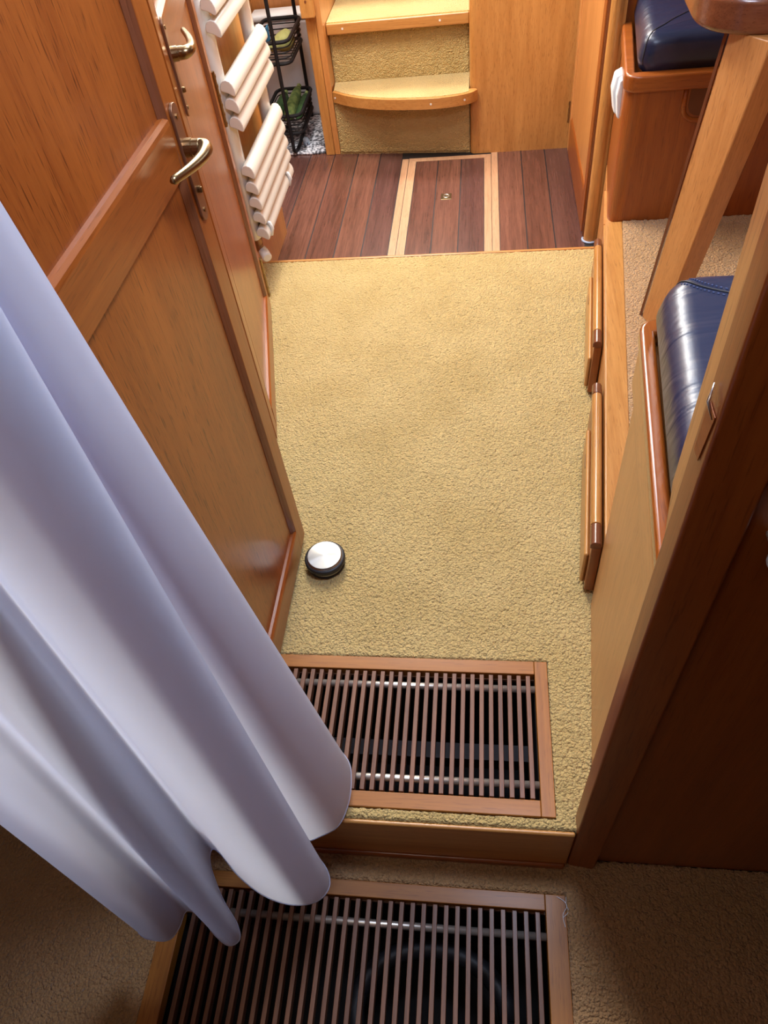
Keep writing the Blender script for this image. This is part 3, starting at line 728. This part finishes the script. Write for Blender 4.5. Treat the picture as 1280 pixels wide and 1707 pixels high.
# ------------------------------------------------------------------ galley right side: post and locker
bm = B(); lathe(bm, [(0.024, ZG), (0.024, 1.9)], 0.408, 2.620, 32); box(bm, 0.405, 0.43, 2.60, 2.66, ZG, 1.9)
struct('trim_7', bm, wd('orange', 'Z'), 'rounded teak corner post between the far seat and the locker', 'trim', smooth=False)
bm = B(); tube(bm, [(0.408 + 0.028 * math.cos(PI * (1 + k / 10 * .8) - .4), 2.620 + 0.028 * math.sin(PI * (1 + k / 10 * .8) - .4), ZG + 0.003) for k in range(13)], 0.004, 8)
struct('trim_7', bm, SEAL, 'pale blue sealant bead at the foot of the teak corner post', 'sealant', smooth=True)
bm = B(); box(bm, 0.392, 0.41, 2.64, 3.44, ZG, 1.9)
struct('wall_right', bm, wd('honey', 'Z'), 'wood locker frame on the right of the plank floor', 'wall')
t = thing('locker_door', 'tall narrow wooden locker door with a brass hinge, right of the plank floor', 'locker door', (0.39, 3.05, ZG))
bm = B(); box(bm, 0.3775, 0.391, 2.665, 2.72, ZG + 0.01, 1.7); link('stile', bm, wd('teak', 'Z'), t, bevel=0.003)
bm = B(); box(bm, 0.3775, 0.391, 3.345, 3.40, ZG + 0.01, 1.7); link('stile', bm, wd('honey', 'Z'), t, bevel=0.003)
bm = B(); box(bm, 0.3835, 0.391, 2.72, 3.345, ZG + 0.02, 1.7); link('panel', bm, wd('honey', 'Z'), t)
bm = B(); prof = [(0.391, ZG + 0.01), (0.3775, ZG + 0.01), (0.3775, 0.045), (0.381, 0.055), (0.386, 0.058), (0.391, 0.058)]
hexa(bm, [(x, 2.7205, z) for x, z in prof], [(x, 3.3445, z) for x, z in prof]); link('bottom_rail', bm, wd('teak', 'Y'), t)
bm = B(); box(bm, 0.3835, 0.391, 2.6525, 2.663, ZG, 1.7); q = link('rebate', bm, wd('mahogany', 'Z'), t); q['label'] = 'dark rebate beside the stile'
for zz in (0.015, 1.3):
    bm = B(); tube(bm, [(0.376, 3.403, zz), (0.376, 3.403, zz + 0.085)], 0.005, 10)
    for k in range(4): tube(bm, [(0.376, 3.403, zz + k * 0.024), (0.376, 3.403, zz + k * .024 + 0.008)], 0.0065, 10)
    link('hinge', bm, BRASS, t)

# ------------------------------------------------------------------ companionway steps
bm = B(); prism(bm, rounded([(-0.055, 3.415), (0.392, 3.415), (0.392, 4.19), (-0.055, 4.19)], {0: 0.03}, 8), ZG, 1.3)
struct('wall_front', bm, wd('orange', 'Z', scale=9, stretch=0.09, coat=0.25), 'plain teak cabinet side facing the passage, right of the carpeted steps', 'panel')
t = thing('companionway_steps', 'carpeted companionway steps with teak nosings at the far end', 'steps', (-0.37, 3.7, ZG))
bm = B(); prism(bm, [(-0.671, 3.500), (-0.057, 3.432), (-0.057, 3.47), (-0.671, 3.53)], ZG, 0.140)
link('riser', bm, CARPET, t)
nose = []
for p in spline([(-0.670, 3.488, 0), (-0.605, 3.437, 0), (-0.536, 3.398, 0), (-0.455, 3.368, 0), (-0.372, 3.349, 0), (-0.220, 3.332, 0), (-0.112, 3.343, 0), (-0.050, 3.366, 0), (-0.021, 3.398, 0)], 4): nose.append((p.x, p.y))
inner = [(max(-0.670, min(-0.058, x * 0.985 - 0.004)), y + 0.016) for x, y in nose]
bm = B(); prism(bm, nose + [(-0.030, 3.4125), (-0.058, 3.4125)] + inner[::-1], 0.135, 0.178)
link('nosing', bm, wd('orange', 'X', scale=22, coat=0.5), t, bevel=0.005, seg=3)
bm = B(); prism(bm, inner + [(-0.057, 3.61), (-0.671, 3.61)], 0.140, 0.1795)
link('tread_carpet', bm, CARPET, t)
def pile_part(patch, nm):
    o = pile([patch], nm, None); o.data.transform(MW[t.name].inverted()); o.parent = t
pile_part(((-0.671, 3.497, ZG + .004), (-0.058, 3.429, ZG + .004), (-0.058, 3.429, 0.146), (-0.671, 3.497, 0.146), (-0.1, -0.99, 0), 0.0045), 'riser_pile')
pile_part(((-0.671, 3.598, 0.174), (-0.057, 3.598, 0.174), (-0.057, 3.598, 0.380), (-0.671, 3.598, 0.380), (0, -1, 0), 0.0045), 'riser_pile')
bm = B(); prism(bm, [(-0.671, 3.602), (-0.057, 3.602), (-0.057, 3.63), (-0.671, 3.63)], 0.1795, 0.378)
link('riser', bm, CARPET, t)
bm = B(); prism(bm, [(-0.671, 3.557), (-0.057, 3.557), (-0.057, 3.580), (-0.671, 3.580)], 0.378, 0.421)
link('nosing', bm, wd('orange', 'X', scale=22, coat=0.5), t, bevel=0.005, seg=3)
bm = B(); prism(bm, [(-0.671, 3.578), (-0.057, 3.578), (-0.057, 3.92), (-0.671, 3.92)], 0.378, 0.4215)
link('tread_carpet', bm, CARPET, t)
bm = B(); prism(bm, [(-0.671, 3.90), (-0.057, 3.90), (-0.057, 3.94), (-0.671, 3.94)], 0.4215, 0.65)
link('riser', bm, CARPET, t)
bm = B(); prism(bm, [(-0.671, 3.87), (-0.057, 3.87), (-0.057, 4.18), (-0.671, 4.18)], 0.65, 0.69)
link('tread_carpet', bm, CARPET, t)
for x, z, y in ((-0.60, 0.40, 3.5568), (-0.18, 0.40, 3.5568)):
    bm = B(); tube(bm, [(x, y - .0012, z), (x, y + .004, z)], 0.0045, 12); link('screw_plug', bm, WHITE, t)
for i in (1, 20, 26):
    x, y = nose[i]; x2, y2 = nose[i + 1]; nx, ny = (y2 - y), -(x2 - x); l = math.hypot(nx, ny); nx /= l; ny /= l
    bm = B(); tube(bm, [(x + nx * .0012, y + ny * .0012, 0.156), (x - nx * .004, y - ny * .004, 0.156)], 0.0045, 12)
    link('screw_plug', bm, WHITE, t)
t = thing('newel_post', 'slim teak post left of the carpeted steps', 'post', (-0.71, 3.49, ZG))
bm = B(); prism(bm, [(-0.742, 3.495), (-0.700, 3.494), (-0.700, 3.56), (-0.742, 3.56)], ZG, 1.1); link('shaft', bm, wd('orange', 'Z', scale=24), t, bevel=0.003)
bm = B(); prism(bm, [(-0.699, 3.497), (-0.673, 3.497), (-0.673, 4.0), (-0.699, 4.0)], ZG, 1.1); link('stringer', bm, wd('honey', 'Z', scale=24), t, bevel=0.002)
bm = B(); prism(bm, rounded([(-0.750, 3.455), (-0.692, 3.455), (-0.692, 3.494), (-0.750, 3.494)], {0: 0.008, 1: 0.008}, 4), 0.475, 1.1); q = link('handrail_block', bm, wd('orange', 'Z', scale=24), t, bevel=0.004)
bm = B(); tube(bm, [(-0.722, 3.456, 0.535), (-0.722, 3.4535, 0.535)], 0.005, 10); link('screw_plug', bm, wd('mahogany', 'Z'), q)

# ------------------------------------------------------------------ galley left: rug, trolley, bin
bm = B(); bmesh.ops.create_grid(bm, x_segments=26, y_segments=34, size=1)
for v in bm.verts:
    x = -1.13 + 0.385 * v.co.x; y = 3.85 + 0.335 * v.co.y
    v.co = Vector((x + 0.003 * math.sin(y * 40), y + 0.004 * math.sin(x * 33), ZG + 0.010 + 0.002 * math.sin(x * 51) * math.cos(y * 47)))
r = bmesh.ops.extrude_face_region(bm, geom=bm.faces[:])
for g in r['geom']:
    if isinstance(g, bmesh.types.BMVert): g.co.z = ZG + 0.001
props(link('rug', bm, RUG, smooth=True), 'grey and white speckled rug under the black wire trolley', 'rug')
ZR = ZG + 0.012
t = thing('basket_trolley', 'tall black wire trolley with wire baskets, between radiator and steps', 'trolley', (-0.9, 3.68, ZR))
def flat(bm, pts, w=0.0085, d=0.003): return tube(bm, pts, [(w, d)] * len(pts), 8)
X0, X1, Y0, Y1 = -1.010, -0.835, 3.50, 3.84
fr = B()
for x, y in ((-0.895, Y0 - .008), (-0.985, Y1 + 0.008), (-0.86, Y1 + 0.008)):
    tube(fr, [(x, y, ZR + 0.035), (x, y, 1.15)], 0.0085, 8)
link('upright', fr, BLACK, t)
fr = B()
for x in (-0.895, -0.985):
    tube(fr, spline([(x, Y0 - .008, ZR + 0.05), (x, Y0 - .006, ZR + 0.022), (x + .003, Y0 + 0.02, ZR + 0.008), (x + .01, Y0 + 0.06, ZR + 0.010), (x + 0.02, Y0 + 0.16, ZR + 0.035), (x + .03, Y1 + 0.008, ZR + 0.08)], 6), 0.0085, 8)
link('skid_foot', fr, BLACK, t, smooth=True)
def basket(zr, zb):
    rim = rounded([(X0, Y0), (X1, Y0), (X1, Y1), (X0, Y1)], {0: 0.045, 1: 0.045, 2: 0.045, 3: 0.045}, 6)
    def ring(bm, z, ins, r):
        pts = []
        cx, cy = (X0 + X1) / 2, (Y0 + Y1) / 2
        for x, y in rim + rim[:1]:
            pts.append((cx + (x - cx) * (1 - ins), cy + (y - cy) * (1 - ins * .6), z))
        tube(bm, pts, r, 8, cap=False)
    bm = B(); ring(bm, zr, 0, 0.0082); ring(bm, zb, 0.06, 0.0075); q = link('basket', bm, BLACK, t)
    bm = B()
    for k in (1, 2, 3): ring(bm, zr + (zb - zr) * k / 4, 0.015 * k, 0.0028)
    for k in range(9):
        y = Y0 + 0.03 + k * (Y1 - Y0 - 0.06) / 8
        tube(bm, [(X0 + 0.006, y, zb), (X1 - 0.006, y, zb)], 0.0018, 6)
    link('wires', bm, BLACK, q)
basket(0.385, 0.300); basket(0.085, 0.005)
basket(0.72, 0.635)
def courgette(p, q, r, mat, label):
    p = Vector(p); q = Vector(q); n = 10
    t = thing('courgette', label, 'courgette', p.lerp(q, 0.5) - Vector((0, 0, r)), 0, 'courgettes in the lowest basket')
    mid = p.lerp(q, 0.5) + Vector((0.004, 0, 0.003))
    pts = [p.lerp(q, k / n) + (mid - p.lerp(q, 0.5)) * (1 - (2 * k / n - 1) ** 2) for k in range(n + 1)]
    rr = [r * f for f in (0.25, 0.75, 0.95, 1.0, 1.0, 1.0, 0.98, 0.92, 0.84, 0.70, 0.45)]
    bm = B(); tube(bm, pts, rr, 14); link('body', bm, mat, t, smooth=True)
    d = (q - p).normalized()
    bm = B(); tube(bm, [q - d * 0.004, q + d * 0.016, q + d * 0.022], [r * 0.45, r * 0.34, r * 0.42], 6); link('stem', bm, STEM, t)
courgette((-0.975, 3.590, 0.045), (-0.965, 3.800, 0.075), 0.028, ZUC, 'dark green courgette at the left of the lowest wire basket')
courgette((-0.920, 3.560, 0.045), (-0.895, 3.800, 0.098), 0.028, ZUC2, 'pale streaked courgette in the middle of the lowest wire basket')
courgette((-0.872, 3.580, 0.040), (-0.860, 3.790, 0.070), 0.0215, ZUC, 'dark green courgette at the right of the lowest wire basket')
t = thing('pear', 'green pear lying in the wire basket above the courgettes', 'pear', (-0.89, 3.66, 0.302))
bm = B(); sp = spline([(-0.948, 3.600, 0.340), (-0.930, 3.620, 0.341), (-0.905, 3.65, 0.342), (-0.885, 3.675, 0.342), (-0.865, 3.70, 0.342)], 5)
m = len(sp) - 1
def pr(u): return 0.018 + 0.024 * (1 / (1 + math.exp(-(u - 0.42) * 11))) if 0.06 < u < 0.9 else (0.008 if u <= 0.06 else 0.040 * math.sqrt(max(0.02, 1 - ((u - 0.86) / 0.14) ** 2)))
tube(bm, sp, [pr(i / m) for i in range(m + 1)], 20); link('body', bm, PEAR, t, smooth=True)
bm = B(); tube(bm, [(-0.946, 3.602, 0.340), (-0.962, 3.588, 0.335), (-0.985, 3.583, 0.328)], 0.003, 8); link('stem', bm, STEM, t, smooth=True)
t = thing('waste_bin', 'pale grey bin with a lidded top behind the black trolley', 'bin', (-0.93, 4.02, ZG))
bm = B(); box(bm, -1.10, -0.80, 3.95, 4.05, ZR, 0.345); link('body', bm, BIN, t, bevel=0.02, seg=3)
bm = B(); box(bm, -1.11, -0.79, 3.94, 4.06, 0.345, 0.374); link('lid', bm, PLASTIC, t, bevel=0.012, seg=3)
bm = B(); box(bm, -0.99, -0.985, 3.62, 3.80, 0.315, 0.375)
props(link('blue_packet', bm, BLUE, bevel=0.002), 'blue packet standing at the left inside the wire basket with the pear', 'packet')
bm = B(); box(bm, -1.79, -1.12, 3.2, 4.2, ZG, 0.8)
struct('wall_left', bm, wd('orange', 'Z'), 'wood galley cabinet left of the trolley', 'cabinet')
bm = B(); box(bm, -1.79, -0.703, 4.08, 4.11, ZG, 1.4)
struct('wall_front', bm, wd('honey', 'Z'), 'wood panel behind the bin', 'wall')
bm = B()
for k in range(4): tube(bm, [(-0.855 + 0.012 * math.cos(k * PI / 2), 3.60 + 0.012 * math.sin(k * PI / 2), ZR), (-0.855 + 0.010 * math.cos(k * PI / 2), 3.60 + 0.010 * math.sin(k * PI / 2), ZR + 0.018)], 0.005, 8)
bmesh.ops.create_icosphere(bm, subdivisions=2, radius=0.016, matrix=Matrix.Translation((-0.855, 3.60, ZR + 0.022)))
props(link('caster', bm, plain('clear_blue_plastic', (0.35, 0.45, 0.55), 0.2), smooth=True), 'small translucent grey-blue plastic stopper lying on the speckled rug', 'stopper')

# ------------------------------------------------------------------ curtain
# hem (z about 0.02) and a second guide line high up; every fold is a straight run between them
HZ = 0.02
K = [  # (hem x, y, z), (guide x, y, z)
    ((-0.300, 0.560, HZ), (-0.245, 0.345, 1.20)),
    ((-0.258, 0.520, HZ), (-0.228, 0.315, 1.22)),
    ((-0.2465, 0.482, HZ), (-0.2215, 0.290, 1.242)),
    ((-0.247, 0.436, HZ), (-0.2200, 0.270, 1.245)),
    ((-0.262, 0.395, HZ), (-0.2230, 0.262, 1.24)),
    ((-0.300, 0.372, HZ), (-0.2330, 0.262, 1.23)),
    ((-0.318, 0.362, HZ), (-0.2300, 0.272, 1.23)),
    ((-0.296, 0.345, HZ), (-0.2150, 0.262, 1.236)),
    ((-0.270, 0.318, HZ), (-0.2085, 0.250, 1.240)),
    ((-0.264, 0.291, HZ), (-0.2090, 0.236, 1.240)),
    ((-0.284, 0.268, HZ), (-0.2160, 0.222, 1.230)),
    ((-0.327, 0.261, HZ), (-0.2300, 0.212, 1.20)),
    ((-0.378, 0.272, HZ), (-0.2420, 0.206, 1.17)),
    ((-0.430, 0.300, HZ), (-0.2550, 0.205, 1.14)),
    ((-0.474, 0.336, HZ), (-0.2690, 0.212, 1.11)),
    ((-0.492, 0.340, HZ), (-0.2800, 0.218, 1.09)),
    ((-0.486, 0.312, HZ), (-0.2830, 0.212, 1.07)),
    ((-0.452, 0.262, HZ), (-0.2800, 0.204, 1.06)),
    ((-0.418, 0.226, HZ), (-0.2830, 0.196, 1.05)),
    ((-0.407, 0.202, HZ), (-0.2930, 0.188, 1.03)),
    ((-0.424, 0.192, HZ), (-0.3080, 0.184, 1.00)),
    ((-0.452, 0.206, HZ), (-0.3330, 0.190, 0.95)),
    ((-0.485, 0.232, HZ), (-0.3580, 0.202, 0.915)),
    ((-0.512, 0.238, HZ), (-0.3750, 0.206, 0.88)),
    ((-0.518, 0.212, HZ), (-0.3900, 0.198, 0.85)),
    ((-0.530, 0.193, HZ), (-0.4200, 0.192, 0.80)),
    ((-0.558, 0.190, HZ), (-0.4700, 0.194, 0.70)),
    ((-0.583, 0.196, HZ), (-0.5150, 0.200, 0.625)),
    ((-0.600, 0.212, HZ), (-0.5350, 0.212, 0.62)),
]
cur = thing('curtain', 'long white sheer curtain hanging in loose folds over the step and lower grating', 'curtain', (-0.42, 0.32, 0.0))
hs = spline([k[0] for k in K], 8); gs = spline([k[1] for k in K], 8)
bm = B(); NV = 60; rows = []
for j in range(NV + 1):
    row = []
    for i, (h, g) in enumerate(zip(hs, gs)):
        T = (1.80 - HZ) / (g.z - HZ)         # up to z = 1.80
        s = (j / NV) * T
        # guide heights differ: go as far as z 1.8
        p = h.lerp(g, 1.0) * s + h * (1 - s)
        row.append(bm.verts.new((p.x, p.y, p.z)))
    rows.append(row)
for r0, r1 in zip(rows, rows[1:]):
    for k in range(len(r0) - 1): bm.faces.new([r0[k], r0[k + 1], r1[k + 1], r1[k]])
link('cloth', bm, CURTAIN, cur, smooth=True)
bm = B(); tube(bm, [h + Vector((0, 0, 0.0005)) for h in hs], 0.0016, 8); q = link('hem', bm, CURTAIN, cur, smooth=True)
